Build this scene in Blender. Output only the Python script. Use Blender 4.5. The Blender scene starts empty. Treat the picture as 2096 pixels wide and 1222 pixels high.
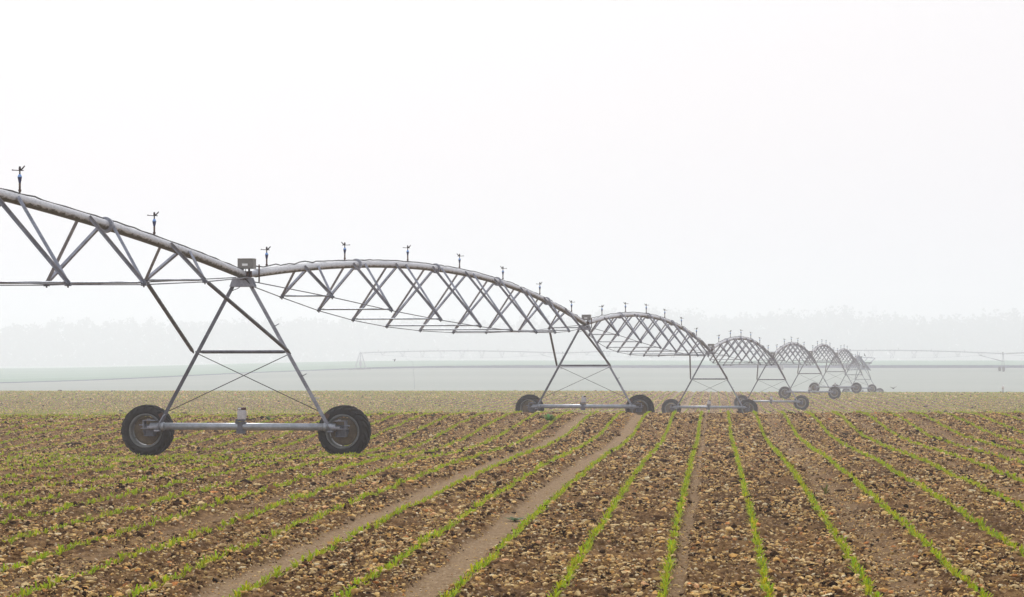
import bpy, math, random
import numpy as np
from mathutils import Vector, Matrix
sc = bpy.context.scene
PX = 5500.0                      # focal length in pixels of the 2096 px wide photograph
A = math.atan((2021 - 1048) / PX)    # bearing of the irrigation line
ROWT = 415.0 / PX                # slope of the crop rows
# ------------------------------------------------------------------ camera
cam_d = bpy.data.cameras.new('camera'); cam = bpy.data.objects.new('camera', cam_d)
sc.collection.objects.link(cam); sc.camera = cam
cam_d.sensor_width = 36.0; cam_d.lens = 36.0 * PX / 2096
cam_d.shift_y = 129.0 / 2096
cam_d.clip_start = 0.5; cam_d.clip_end = 6000
cam.location = (0, 0, 0); cam.rotation_euler = (math.pi / 2, 0, 0)
# ------------------------------------------------------------------ world, sun, exposure
SUN_EL, SUN_AZ = math.radians(40), math.radians(-8)
w = bpy.data.worlds.new('World'); sc.world = w; w.use_nodes = True
nt = w.node_tree; bg = nt.nodes['Background']
sky = nt.nodes.new('ShaderNodeTexSky'); sky.sky_type = 'NISHITA'; sky.sun_disc = False
sky.sun_elevation = SUN_EL; sky.sun_rotation = SUN_AZ; sky.dust_density = 6; sky.air_density = 1.5
mx = nt.nodes.new('ShaderNodeMix'); mx.data_type = 'RGBA'; mx.inputs[0].default_value = 0.88
mx.inputs[7].default_value = (6.75, 6.85, 7.35, 1)
nt.links.new(sky.outputs[0], mx.inputs[6]); nt.links.new(mx.outputs[2], bg.inputs[0])
bg.inputs[1].default_value = 0.1
sd = bpy.data.lights.new('sun', 'SUN'); so = bpy.data.objects.new('sun', sd); sc.collection.objects.link(so)
sd.energy = 1.5; sd.angle = math.radians(10); sd.color = (1, .985, .975)
so.rotation_euler = (math.pi / 2 - SUN_EL, 0, -SUN_AZ + math.pi)
so.location = (0, 0, 60)
sc.view_settings.view_transform = 'Standard'; sc.view_settings.look = 'None'
sc.view_settings.exposure = 0.37; sc.view_settings.gamma = 1
sc.cycles.volume_bounces = 6; sc.cycles.max_bounces = 8; sc.cycles.diffuse_bounces = 3
sc.cycles.transparent_max_bounces = 8
HAZE_DENSITY = 0.00105

random.seed(4); rng = np.random.default_rng(7)
C = sc.collection
# ------------------------------------------------------------------ materials
def mat(name, col, rough=.6, metal=0.0, spec=.4):
    m = bpy.data.materials.new(name); m.use_nodes = True
    p = m.node_tree.nodes['Principled BSDF']
    p.inputs['Base Color'].default_value = (*col, 1); p.inputs['Roughness'].default_value = rough
    p.inputs['Metallic'].default_value = metal; p.inputs['Specular IOR Level'].default_value = spec
    return m
def nodes(m):
    return m.node_tree, m.node_tree.nodes['Principled BSDF']
def noise(nt, scale, detail=4, rough=.55, vec=None, coord='Object'):
    n = nt.nodes.new('ShaderNodeTexNoise'); n.inputs['Scale'].default_value = scale
    n.inputs['Detail'].default_value = detail; n.inputs['Roughness'].default_value = rough
    if vec is None:
        tc = nt.nodes.new('ShaderNodeTexCoord'); vec = tc.outputs[coord]
    nt.links.new(vec, n.inputs['Vector']); return n.outputs['Fac']
def ramp(nt, fac, stops):
    r = nt.nodes.new('ShaderNodeValToRGB'); e = r.color_ramp.elements
    while len(e) < len(stops): e.new(.5)
    for q, (p, c) in zip(e, stops):
        q.position = p; q.color = (*c, 1) if len(c) == 3 else c
    nt.links.new(fac, r.inputs[0]); return r.outputs[0]
def mixc(nt, fac, a, b, mode='MIX'):
    n = nt.nodes.new('ShaderNodeMix'); n.data_type = 'RGBA'; n.blend_type = mode
    for s, v in ((0, fac), (6, a), (7, b)):
        if hasattr(v, 'is_output'): nt.links.new(v, n.inputs[s])
        elif isinstance(v, (int, float)): n.inputs[s].default_value = v
        else: n.inputs[s].default_value = (*v, 1)
    return n.outputs[2]
def bump(nt, p, h, strength=.3, dist=.01):
    b = nt.nodes.new('ShaderNodeBump'); b.inputs['Strength'].default_value = strength
    b.inputs['Distance'].default_value = dist
    nt.links.new(h, b.inputs['Height']); nt.links.new(b.outputs[0], p.inputs['Normal'])
def weathered(name, c1, c2, c3, scale, rough, metal):
    m = mat(name, c1, rough, metal); nt, p = nodes(m)
    f = noise(nt, scale, 6, .65)
    col = ramp(nt, f, [(.3, c2), (.5, c1), (.72, c3)])
    g = noise(nt, scale * 7, 3)
    col = mixc(nt, .35, col, ramp(nt, g, [(.35, tuple(v * .6 for v in c1)), (.65, tuple(min(1, v * 1.25) for v in c1))]))
    nt.links.new(col, p.inputs['Base Color']); bump(nt, p, g, .15, .003)
    return m
M = {}
M['steel'] = weathered('galvanised_steel', (.31, .325, .38), (.14, .14, .165), (.52, .54, .61), 3, .45, .35)
M['dark_steel'] = weathered('weathered_dark_steel', (.125, .13, .155), (.055, .055, .065), (.25, .26, .30), 4, .5, .3)
M['beam'] = weathered('pale_galvanised_beam', (.37, .40, .44), (.22, .24, .27), (.52, .55, .60), 5, .4, .45)
M['rust'] = weathered('rusty_iron', (.09, .045, .03), (.04, .022, .018), (.16, .08, .05), 20, .8, 0)
M['tan_disc'] = weathered('dusty_rim_disc', (.17, .13, .075), (.08, .055, .032), (.28, .22, .13), 6, .75, 0)
M['grey_rim'] = weathered('grey_rim_steel', (.17, .18, .175), (.09, .09, .085), (.25, .26, .25), 6, .5, .2)
M['rubber'] = weathered('black_tyre_rubber', (.013, .012, .011), (.008, .008, .007), (.034, .028, .020), 5, .75, 0)
M['hose'] = mat('black_cable', (.018, .018, .02), .55)
M['blue'] = mat('dark_blue_plastic', (.015, .025, .10), .4)
M['sky_blue'] = mat('light_blue_plastic', (.20, .38, .75), .4)
M['head'] = weathered('dark_brass_head', (.045, .035, .035), (.02, .017, .02), (.10, .08, .07), 40, .5, .4)
M['box'] = weathered('grey_box_enamel', (.23, .22, .20), (.15, .145, .125), (.29, .28, .26), 6, .6, 0)
M['white'] = mat('white_plastic', (.86, .87, .86), .4)
M['motor'] = weathered('pale_grey_motor_paint', (.68, .66, .67), (.55, .53, .55), (.78, .76, .78), 8, .45, 0)
M['red_cap'] = mat('dark_red_brown_cap', (.07, .018, .012), .5)
M['feather'] = mat('dark_feathers', (.02, .02, .022), .7)
M['haze_grey'] = mat('haze_grey', (.22, .22, .23), .8)  # distant line's tyres and fittings: grey with haze painted into the colour
M['haze_pale_zinc'] = mat('haze_pale_zinc', (.50, .51, .54), .6)  # distant line's metal: lightened, haze fade painted into the colour
M['bark'] = mat('bark', (.06, .05, .04), .9)

# water pipe: pale zinc with drip stains and moss along the underside (attribute "ring": x along, y around, z up-ness)
m = mat('stained_pipe_zinc', (.5, .5, .5), .45, .25); nt, p = nodes(m)
at = nt.nodes.new('ShaderNodeAttribute'); at.attribute_name = 'ring'
sx = nt.nodes.new('ShaderNodeSeparateXYZ'); nt.links.new(at.outputs['Vector'], sx.inputs[0])
cb = nt.nodes.new('ShaderNodeCombineXYZ'); mu = nt.nodes.new('ShaderNodeMath'); mu.operation = 'MULTIPLY'; mu.inputs[1].default_value = .25
nt.links.new(sx.outputs[0], cb.inputs[0]); nt.links.new(sx.outputs[2], mu.inputs[0]); nt.links.new(mu.outputs[0], cb.inputs[1])
drip = noise(nt, 6.0, 5, .6, cb.outputs[0])
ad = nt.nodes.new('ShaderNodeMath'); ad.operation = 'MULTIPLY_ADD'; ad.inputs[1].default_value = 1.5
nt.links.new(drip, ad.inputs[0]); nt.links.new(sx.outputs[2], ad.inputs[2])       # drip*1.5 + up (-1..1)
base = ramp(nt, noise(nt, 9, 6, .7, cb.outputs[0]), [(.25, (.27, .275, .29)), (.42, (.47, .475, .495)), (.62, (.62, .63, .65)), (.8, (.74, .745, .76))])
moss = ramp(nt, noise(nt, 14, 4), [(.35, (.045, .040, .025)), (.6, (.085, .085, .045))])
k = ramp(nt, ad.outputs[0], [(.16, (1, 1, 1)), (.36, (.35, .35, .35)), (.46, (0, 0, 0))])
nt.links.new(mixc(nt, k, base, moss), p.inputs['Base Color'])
M['pipe'] = m

# ------------------------------------------------------------------ mesh builder
class MB:
    def __init__(s): s.v = []; s.f = []; s.sm = []; s.a = []
    def add(s, vs, fs, smooth=False, att=None):
        o = len(s.v); s.v += [tuple(q) for q in vs]; s.f += [tuple(i + o for i in f) for f in fs]
        s.sm += [smooth] * len(fs) if isinstance(smooth, bool) else smooth
        s.a += att if att else [(0, 0, 0)] * len(vs); return s
    def build(s, name, m, parent=None, ring=False):
        me = bpy.data.meshes.new(name); me.from_pydata(s.v, [], s.f)
        me.polygons.foreach_set('use_smooth', s.sm)
        if ring:
            at = me.attributes.new('ring', 'FLOAT_VECTOR', 'POINT')
            at.data.foreach_set('vector', np.array(s.a, dtype=np.float32).ravel())
        me.materials.append(m); me.update()
        o = bpy.data.objects.new(name, me); C.objects.link(o)
        if parent is not None: o.parent = parent
        return o
    def box(s, c, d, rot=None):
        c = Vector(c); x, y, z = [q / 2 for q in d]
        vs = [Vector((a, b, e)) for a in (-x, x) for b in (-y, y) for e in (-z, z)]
        if rot is not None: vs = [rot @ q for q in vs]
        return s.add([q + c for q in vs], [(0, 1, 3, 2), (4, 6, 7, 5), (0, 4, 5, 1), (2, 3, 7, 6), (0, 2, 6, 4), (1, 5, 7, 3)])
    def ext(s, prof, a, b, up=(0, 0, 1), smooth=False):
        a = Vector(a); b = Vector(b); t = (b - a).normalized(); up = Vector(up)
        if abs(t.dot(up)) > .97: up = Vector((0, 1, 0))
        x = t.cross(up).normalized(); y = x.cross(t); n = len(prof)
        vs = [q + x * i + y * j for q in (a, b) for i, j in prof]
        fs = [(i, (i + 1) % n, n + (i + 1) % n, n + i) for i in range(n)] + [tuple(range(n))[::-1], tuple(range(n, 2 * n))]
        return s.add(vs, fs, [smooth] * n + [False, False])
    def angle(s, a, b, wd=.05, th=.006, up=(0, 0, 1)):
        h = wd / 2
        return s.ext([(-h, -h), (h, -h), (h, -h + th), (-h + th, -h + th), (-h + th, h), (-h, h)], a, b, up)
    def bar(s, a, b, r, n=8):
        return s.ext([(r * math.cos(2 * math.pi * i / n), r * math.sin(2 * math.pi * i / n)) for i in range(n)], a, b, smooth=True)
    def tube(s, pts, r, n=10, caps=True):
        pts = [Vector(q) for q in pts]; m = len(pts); vs = []; at = []; L = 0
        rs = r if isinstance(r, (list, tuple)) else [r] * m
        for i, q in enumerate(pts):
            t = (pts[min(i + 1, m - 1)] - pts[max(i - 1, 0)]).normalized()
            up = Vector((0, 0, 1)) if abs(t.z) < .97 else Vector((0, 1, 0))
            x = t.cross(up).normalized(); y = x.cross(t)
            if i: L += (q - pts[i - 1]).length
            for k in range(n):
                g = 2 * math.pi * k / n
                vs.append(q + x * rs[i] * math.cos(g) + y * rs[i] * math.sin(g)); at.append((L, math.cos(g), math.sin(g)))
        fs = [(i * n + k, i * n + (k + 1) % n, (i + 1) * n + (k + 1) % n, (i + 1) * n + k) for i in range(m - 1) for k in range(n)]
        sm = [True] * len(fs)
        if caps: fs += [tuple(range(n))[::-1], tuple(range((m - 1) * n, m * n))]; sm += [False, False]
        return s.add(vs, fs, sm, at)
    def lathe(s, prof, c=(0, 0, 0), axis='Z', n=16, smooth=True):
        # prof: (radius, height)
        c = Vector(c); vs = []
        for r, h in prof:
            for k in range(n):
                g = 2 * math.pi * k / n; a, b = r * math.cos(g), r * math.sin(g)
                vs.append(c + (Vector((a, b, h)) if axis == 'Z' else Vector((a, h, b)) if axis == 'Y' else Vector((h, a, b))))
        m = len(prof)
        fs = [(i * n + k, i * n + (k + 1) % n, (i + 1) * n + (k + 1) % n, (i + 1) * n + k) for i in range(m - 1) for k in range(n)]
        sm = [smooth] * len(fs)
        if prof[0][0] > 1e-4: fs.append(tuple(range(n))[::-1]); sm.append(False)
        if prof[-1][0] > 1e-4: fs.append(tuple(range((m - 1) * n, m * n))); sm.append(False)
        return s.add(vs, fs, sm)

def thing(name, label, cat, loc=(0, 0, 0), rz=0, group=None):
    o = bpy.data.objects.new(name, None); C.objects.link(o); o.empty_display_size = .2
    o.location = loc; o.rotation_euler = (0, 0, rz); tag(o, label, cat, group); return o
def tag(o, label, cat, group=None, kind=None):
    if label: o['label'] = label
    if cat: o['category'] = cat
    if group: o['group'] = group
    if kind: o['kind'] = kind
    return o
def copy_child(o, parent):
    c = o.copy(); C.objects.link(c); c.parent = parent
    for ch in o.children: copy_child(ch, c)
    return c

# ------------------------------------------------------------------ terrain profile (depth below the camera)
PY = np.array([-60, 0, 12, 19, 26, 32, 40, 48, 55, 60, 66, 70, 73, 77, 82, 90, 99, 120, 143, 165, 185, 205, 223, 245, 264, 275, 290, 304, 333, 370, 400, 430, 470, 500, 550, 600, 640, 700, 800, 900, 1000, 1200, 1500, 2000, 3500.])
PD = np.array([1.72, 1.72, 1.72, 1.69, 1.66, 1.64, 1.64, 1.68, 1.735, 1.73, 1.62, 1.53, 1.48, 1.50, 1.62, 1.93, 2.24, 2.72, 3.0, 3.2, 3.33, 3.22, 3.09, 3.06, 3.03, 3.06, 3.3, 3.6, 4.3, 5.0, 5.15, 4.95, 4.3, 3.65, 2.55, 1.68, 1.35, .98, .45, .05, -.30, -.50, -.50, -.5, -.5])
def pchip(x, y):
    h = np.diff(x); d = np.diff(y) / h; m = np.zeros_like(y)
    for i in range(1, len(x) - 1):
        if d[i - 1] * d[i] > 0:
            w1 = 2 * h[i] + h[i - 1]; w2 = h[i] + 2 * h[i - 1]
            m[i] = (w1 + w2) / (w1 / d[i - 1] + w2 / d[i])
    def f(q):
        q = np.clip(q, x[0], x[-1]); i = np.clip(np.searchsorted(x, q) - 1, 0, len(x) - 2); t = (q - x[i]) / h[i]
        return (y[i] * (1 + 2 * t) * (1 - t) ** 2 + m[i] * h[i] * t * (1 - t) ** 2 + y[i + 1] * t * t * (3 - 2 * t) + m[i + 1] * h[i] * t * t * (t - 1))
    return f
PROF = pchip(PY, PD)
def sstep(a, b, x):
    t = np.clip((x - a) / (b - a), 0, 1); return t * t * (3 - 2 * t)
def Hh(ix, iy, seed):
    h = (ix.astype(np.int64) * 374761393 + iy.astype(np.int64) * 668265263 + seed * 1274126177) & 0xffffffff
    h = ((h ^ (h >> 13)) * 1274126177) & 0xffffffff
    return ((h ^ (h >> 16)) & 0xffff) / 65535.0
def vnoise(x, y, seed=0):
    ix = np.floor(x); iy = np.floor(y); fx = x - ix; fy = y - iy
    fx = fx * fx * (3 - 2 * fx); fy = fy * fy * (3 - 2 * fy)
    a = Hh(ix, iy, seed); b = Hh(ix + 1, iy, seed); c = Hh(ix, iy + 1, seed); d = Hh(ix + 1, iy + 1, seed)
    return (a + (b - a) * fx) * (1 - fy) + (c + (d - c) * fx) * fy
LANES = [(-3.62, .20, 1.0), (-2.13, .185, 1.0), (1.5, .22, .4), (-.26, .06, .7), (-5.25, .2, .35), (-9.0, .2, .3), (-10.5, .2, .25), (5.25, .2, .45), (8.2, .25, .6), (9.7, .25, .6), (-14.9, .2, .25), (14.2, .2, .4), (15.7, .2, .4), (3.75, .12, .4)]
def lane(X, Y):
    q = X - ROWT * Y; q = q + .05 * (vnoise(q * 0 + 3, Y * .35, 5) - .5); o = np.zeros_like(q)
    wob = .75 + .55 * vnoise(X * 3.1, Y * 1.4, 41)
    for c, hw, s in LANES: o = np.maximum(o, s * (1 - sstep(hw * .5, hw * 1.25, np.abs(q - c) / wob)))
    return o
def zbase(X, Y):
    X = np.asarray(X, float); Y = np.asarray(Y, float)
    D = PROF(Y)
    D = D + .07 * sstep(1, 9, -X) * sstep(25, 45, Y) * (1 - sstep(90, 130, Y)) + .15 * np.exp(-((Y - 55) / 7.) ** 2) * sstep(-.5, 3, -X)
    u = X / np.maximum(Y, 1)
    D = D + sstep(.02, .20, -u) ** 1.1 * (3.3 * sstep(390, 720, Y) + 1.6 * sstep(900, 1900, Y))
    D = D + .14 * sstep(.02, .12, u) * sstep(200, 270, Y) * (1 - sstep(300, 400, Y))
    return -D
def zrow(X, Y):      # ground with the gentle row shape, without clods
    z = zbase(X, Y); l = lane(X, Y)
    q = (X - ROWT * Y) / .75 - .5
    r = .012 * np.cos(2 * np.pi * (q - np.floor(q)))
    fade = 1 - sstep(270, 300, Y)
    return z + (r * (1 - l) - .045 * l) * fade
def zclod(X, Y):
    l = lane(X, Y); k = np.minimum(1, np.maximum(Y, 1) / 60.)
    a = np.zeros_like(X)
    for sc_, am, sd_ in ((2.2, .016, 1), (7., .020, 2), (17., .022, 3), (38., .014, 4)):
        n = vnoise(X * sc_ + 11.3 * sd_, Y * sc_ * .8, sd_); a += am * (n - .5) * 2
    big = vnoise(X * 11, Y * 9, 9); a += .035 * np.maximum(0, big - .72) / .28
    return a * (1 - .74 * l)
def ground(X, Y):
    return zrow(X, Y) + zclod(X, Y) * (1 - sstep(280, 330, np.asarray(Y, float)))

def grid_mesh(name, V, nx, ny, m, attrs=None, smooth=True):
    me = bpy.data.meshes.new(name); nv = nx * ny
    me.vertices.add(nv); me.vertices.foreach_set('co', V.astype(np.float32).ravel())
    i = np.arange(ny - 1)[:, None] * nx + np.arange(nx - 1)[None, :]
    F = np.stack([i, i + 1, i + 1 + nx, i + nx], -1).reshape(-1, 4).astype(np.int32); nf = len(F)
    me.loops.add(nf * 4); me.loops.foreach_set('vertex_index', F.ravel())
    me.polygons.add(nf); me.polygons.foreach_set('loop_start', np.arange(nf, dtype=np.int32) * 4)
    me.polygons.foreach_set('use_smooth', np.full(nf, smooth))
    for an, av in (attrs or {}).items():
        a = me.attributes.new(an, 'FLOAT', 'POINT'); a.data.foreach_set('value', av.astype(np.float32).ravel())
    me.update(calc_edges=True); me.materials.append(m)
    o = bpy.data.objects.new(name, me); C.objects.link(o); return o
def tri_mesh(name, V, F, m, attrs=None, smooth=False):
    me = bpy.data.meshes.new(name); k = F.shape[1]
    me.vertices.add(len(V)); me.vertices.foreach_set('co', V.astype(np.float32).ravel())
    me.loops.add(len(F) * k); me.loops.foreach_set('vertex_index', F.astype(np.int32).ravel())
    me.polygons.add(len(F)); me.polygons.foreach_set('loop_start', np.arange(len(F), dtype=np.int32) * k)
    me.polygons.foreach_set('use_smooth', np.full(len(F), smooth))
    for an, av in (attrs or {}).items():
        if av.ndim == 2:
            a = me.attributes.new(an, 'FLOAT_COLOR', 'POINT')
            a.data.foreach_set('color', np.concatenate([av, np.ones((len(av), 1))], 1).astype(np.float32).ravel())
        else:
            a = me.attributes.new(an, 'FLOAT', 'POINT'); a.data.foreach_set('value', av.astype(np.float32))
    me.update(calc_edges=True); me.materials.append(m)
    o = bpy.data.objects.new(name, me); C.objects.link(o); return o

# ------------------------------------------------------------------ soil material
m = mat('stony_soil', (.1, .07, .05), .95, 0, .06); nt, p = nodes(m)
geo = nt.nodes.new('ShaderNodeNewGeometry'); pos = geo.outputs['Position']
lat = nt.nodes.new('ShaderNodeAttribute'); lat.attribute_name = 'lane'
soil = ramp(nt, noise(nt, 9, 8, .7, pos), [(.28, (.046, .021, .007)), (.46, (.125, .063, .022)), (.58, (.27, .158, .064)), (.76, (.50, .33, .155))])
broad = ramp(nt, noise(nt, .45, 4, .6, pos), [(.3, (.68, .66, .64)), (.7, (1.3, 1.28, 1.24))])
soil = mixc(nt, 1.0, soil, broad, 'MULTIPLY')
dust = ramp(nt, noise(nt, 22, 8, .8, pos), [(.28, (.13, .078, .038)), (.5, (.30, .20, .108)), (.72, (.46, .32, .185))])
soil = mixc(nt, lat.outputs['Fac'], soil, dust)
vor = nt.nodes.new('ShaderNodeTexVoronoi'); vor.inputs['Scale'].default_value = 22; nt.links.new(pos, vor.inputs['Vector'])
peb = ramp(nt, vor.outputs['Distance'], [(.20, (1, 1, 1)), (.34, (0, 0, 0))])
vs_ = nt.nodes.new('ShaderNodeSeparateColor'); nt.links.new(vor.outputs['Color'], vs_.inputs[0])
pk = nt.nodes.new('ShaderNodeMath'); pk.operation = 'GREATER_THAN'; pk.inputs[1].default_value = .62; nt.links.new(vs_.outputs[0], pk.inputs[0])
pm = nt.nodes.new('ShaderNodeMath'); pm.operation = 'MULTIPLY'; nt.links.new(peb, pm.inputs[0]); nt.links.new(pk.outputs[0], pm.inputs[1])
pcol = ramp(nt, vs_.outputs[1], [(.0, (.24, .16, .085)), (.5, (.42, .30, .18)), (1., (.56, .45, .31))])
soil = mixc(nt, pm.outputs[0], soil, pcol)
nt.links.new(soil, p.inputs['Base Color']); bump(nt, p, noise(nt, 45, 5, .7, pos), .8, .02)
M['soil'] = m

# ------------------------------------------------------------------ the ploughed field
ys = [-20.]
while ys[-1] < 300:
    y = ys[-1]; ys.append(y + (.8 if y < 14 else .0011 * y if y < 80 else .0045 * y))
ys = np.array(ys); nc = 1000
core = np.linspace(-1, 1, nc); hw = 2.2 + .225 * np.maximum(ys, 0)
outs = np.array([1., 2.5, 5, 9, 15, 24]) 
Xc = core[None, :] * hw[:, None]
Lx = -(hw[:, None] + outs[::-1][None, :] * (1 + ys[:, None].clip(0) * .03)); Rx = -Lx[:, ::-1]
X = np.concatenate([Lx, Xc, Rx], 1); Y = np.broadcast_to(ys[:, None], X.shape).copy()
jit = np.random.default_rng(1).uniform(-.3, .3, X.shape); Y[:, 8:-8] += jit[:, 8:-8] * np.gradient(ys)[:, None] * (np.abs(ys[:, None] - 140) < 155)
Z = ground(X, Y)
o = grid_mesh('ploughed_field', np.stack([X, Y, Z], -1), X.shape[1], X.shape[0], M['soil'], {'lane': lane(X, Y)})
tag(o, None, None, kind='structure')

# far ground: grey stubble, then green crop
def far_mat(name, c1, c2, sc_):
    m = mat(name, c1, .95, 0, .1); nt, p = nodes(m)
    g = nt.nodes.new('ShaderNodeNewGeometry')
    mp = nt.nodes.new('ShaderNodeMapping'); mp.inputs['Scale'].default_value = (.25, 1, 1); nt.links.new(g.outputs['Position'], mp.inputs[0])
    nt.links.new(ramp(nt, noise(nt, sc_, 6, .6, mp.outputs[0]), [(.3, c1), (.7, c2)]), p.inputs['Base Color']); return m
M['stubble'] = far_mat('grey_stubble', (.27, .315, .265), (.35, .385, .33), .03)
M['green'] = far_mat('young_green_crop', (.19, .30, .215), (.25, .37, .27), .02)
def yb(u): return np.interp(u, [-.5, -.2, -.15, -.10, -.063, -.03, .5], [470, 520, 555, 592, 612, 622, 622])
u = np.linspace(-.33, .33, 220)
t = np.linspace(0, 1, 90)
Yg = 300 * (1 - t)[:, None] + yb(u)[None, :] * t[:, None]; Xg = u[None, :] * Yg
tag(grid_mesh('stubble_field', np.stack([Xg, Yg, zrow(Xg, Yg) + (Yg > 300.5) * 0], -1), 220, 90, M['stubble']), None, None, kind='structure')
t = np.linspace(0, 1, 120) ** 1.6
Yg = yb(u)[None, :] * (1 - t)[:, None] + 3000 * t[:, None]; Xg = u[None, :] * Yg
tag(grid_mesh('green_field', np.stack([Xg, Yg, zbase(Xg, Yg)], -1), 220, 120, M['green']), None, None, kind='structure')

# ------------------------------------------------------------------ stones and clods
ICO_V = []
ph = (1 + 5 ** .5) / 2
for a, b in ((-1, ph), (1, ph), (-1, -ph), (1, -ph)): ICO_V.append((a, b, 0))
for a, b in ((-1, ph), (1, ph), (-1, -ph), (1, -ph)): ICO_V.append((0, a, b))
for a, b in ((-1, ph), (1, ph), (-1, -ph), (1, -ph)): ICO_V.append((b, 0, a))
ICO_V = np.array(ICO_V); ICO_V /= np.linalg.norm(ICO_V[0])
ICO_F = np.array([(0, 11, 5), (0, 5, 1), (0, 1, 7), (0, 7, 10), (0, 10, 11), (1, 5, 9), (5, 11, 4), (11, 10, 2), (10, 7, 6), (7, 1, 8), (3, 9, 4), (3, 4, 2), (3, 2, 6), (3, 6, 8), (3, 8, 9), (4, 9, 5), (2, 4, 11), (6, 2, 10), (8, 6, 7), (9, 8, 1)])
def scatter(zones):
    P = []; R = []
    for y0, y1, dens, rmed, sig, lk, tight in zones:
        hwid = .205 * y1 + 2.8; n = int(dens * 2 * hwid * (y1 - y0))
        x = rng.uniform(-hwid, hwid, n); y = rng.uniform(y0, y1, n); ok = np.abs(x) < .205 * y + 2.8
        x = x[ok]; y = y[ok]; l = lane(x, y); keep = rng.random(len(x)) > l * lk
        cl = vnoise(x * 1.6, y * 1.2, 21) * .6 + vnoise(x * 5, y * 4, 22) * .4
        keep &= rng.random(len(x)) < np.clip((cl - .30) * 2.7, .07, 1)
        x = x[keep]; y = y[keep]; l = l[keep]
        r = rmed * np.exp(sig * rng.standard_normal(len(x))); r = np.minimum(r, rmed * 4.2); r *= (1 - .55 * l)
        P.append(np.stack([x, y], 1)); R.append(r)
    return np.concatenate(P), np.concatenate(R)
def rocks(name, P, R, pal, wts, m, flat=(.45, .85), sink=.25):
    n = len(P); V = np.broadcast_to(ICO_V, (n, 12, 3)).copy()
    V *= rng.uniform(.60, 1.30, (n, 12, 1))
    S = np.stack([rng.uniform(.75, 1.8, n), rng.uniform(.55, .95, n), rng.uniform(*flat, n)], 1)
    V *= S[:, None, :] * R[:, None, None]
    a = rng.uniform(0, 2 * np.pi, n); tl = rng.normal(0, .35, n)
    cx, sx_ = np.cos(tl)[:, None], np.sin(tl)[:, None]
    y = V[:, :, 1] * cx - V[:, :, 2] * sx_; z = V[:, :, 1] * sx_ + V[:, :, 2] * cx
    ca, sa = np.cos(a)[:, None], np.sin(a)[:, None]
    x = V[:, :, 0] * ca - y * sa; y = V[:, :, 0] * sa + y * ca
    g = ground(P[:, 0], P[:, 1])
    V = np.stack([x + P[:, 0, None], y + P[:, 1, None], z + (g + R * S[:, 2] * (1 - 2 * sink))[:, None]], -1).reshape(-1, 3)
    F = (ICO_F[None] + (np.arange(n) * 12)[:, None, None]).reshape(-1, 3)
    pal = np.array(pal); ci = rng.choice(len(pal), n, p=np.array(wts) / sum(wts))
    col = pal[ci] * (.7 + 1.7 * rng.random((n, 1)) ** 1.4); col = col * np.minimum(1, .88 / col.max(1, keepdims=True))
    col = np.repeat(col, 12, 0) * rng.uniform(.86, 1.1, (n * 12, 1))
    return tri_mesh(name, V, F, m, {'tint': col})
def tint_mat(name, rough, bs=60, trans=0):
    m = mat(name, (.3, .25, .2), rough, 0, .08); nt, p = nodes(m)
    a = nt.nodes.new('ShaderNodeAttribute'); a.attribute_name = 'tint'
    if trans:
        nt.links.new(a.outputs['Color'], p.inputs['Base Color'])
        tb = nt.nodes.new('ShaderNodeBsdfTranslucent'); ms = nt.nodes.new('ShaderNodeMixShader'); ms.inputs[0].default_value = trans
        nt.links.new(a.outputs['Color'], tb.inputs[0]); nt.links.new(p.outputs[0], ms.inputs[1]); nt.links.new(tb.outputs[0], ms.inputs[2])
        nt.links.new(ms.outputs[0], nt.nodes['Material Output'].inputs[0])
    else:
        g = nt.nodes.new('ShaderNodeNewGeometry')
        f = noise(nt, bs, 4, .6, g.outputs['Position'])
        nt.links.new(mixc(nt, 1., a.outputs['Color'], ramp(nt, f, [(.3, (.7, .68, .66)), (.7, (1.2, 1.2, 1.2))]), 'MULTIPLY'), p.inputs['Base Color'])
        bump(nt, p, f, .4, .01)
    return m
M['stone'] = tint_mat('flint_stone', .8); M['clod'] = tint_mat('soil_clod', .95, 90)
M['leaf'] = tint_mat('seedling_leaf', .55, 1, .35)
STONE_PAL = [(.64, .43, .165), (.82, .61, .30), (.48, .28, .09), (.88, .74, .46), (.42, .18, .06), (.20, .125, .055), (.54, .31, .15)]
P, R = scatter([(16, 30, 6, .021, .35, .97, 0), (30, 60, 3, .026, .3, .97, 0), (16, 22, 1350, .0072, .58, .82, 0), (22, 30, 1200, .0076, .56, .85, 0), (30, 45, 680, .0098, .48, .85, 0), (45, 77, 320, .0132, .45, .88, 0)])
print('stones', len(P))
o = rocks('field_stones', P, R, STONE_PAL, [34, 22, 18, 7, 5, 10, 4], M['stone'])
tag(o, 'pale tan flint stones strewn thickly over the near ploughed soil', 'stones', kind='stuff')
P, R = scatter([(120, 200, 16.0, .028, .4, .5, 0), (200, 300, 9, .036, .4, .4, 0)])
print('far stones', len(P))
o = rocks('distant_field_stones', P, R, STONE_PAL, [34, 26, 12, 14, 4, 8, 2], M['stone'])
tag(o, 'pale stones speckling the hazy field beyond the crest', 'stones', kind='stuff')
P, R = scatter([(16, 22, 480, .0100, .45, .97, 0), (22, 30, 340, .011, .45, .97, 0), (30, 45, 200, .014, .45, .97, 0), (45, 77, 100, .018, .42, .97, 0), (120, 280, 1.0, .045, .4, .9, 0)])
print('clods', len(P))
o = rocks('soil_clods', P, R, [(.042, .020, .007), (.074, .036, .013), (.125, .069, .028), (.024, .012, .005)], [3, 3, 2, 2], M['clod'], (.45, .9), .3)
tag(o, 'dark brown crumbly clods of soil between the crop rows', 'soil clods', kind='stuff')

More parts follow.
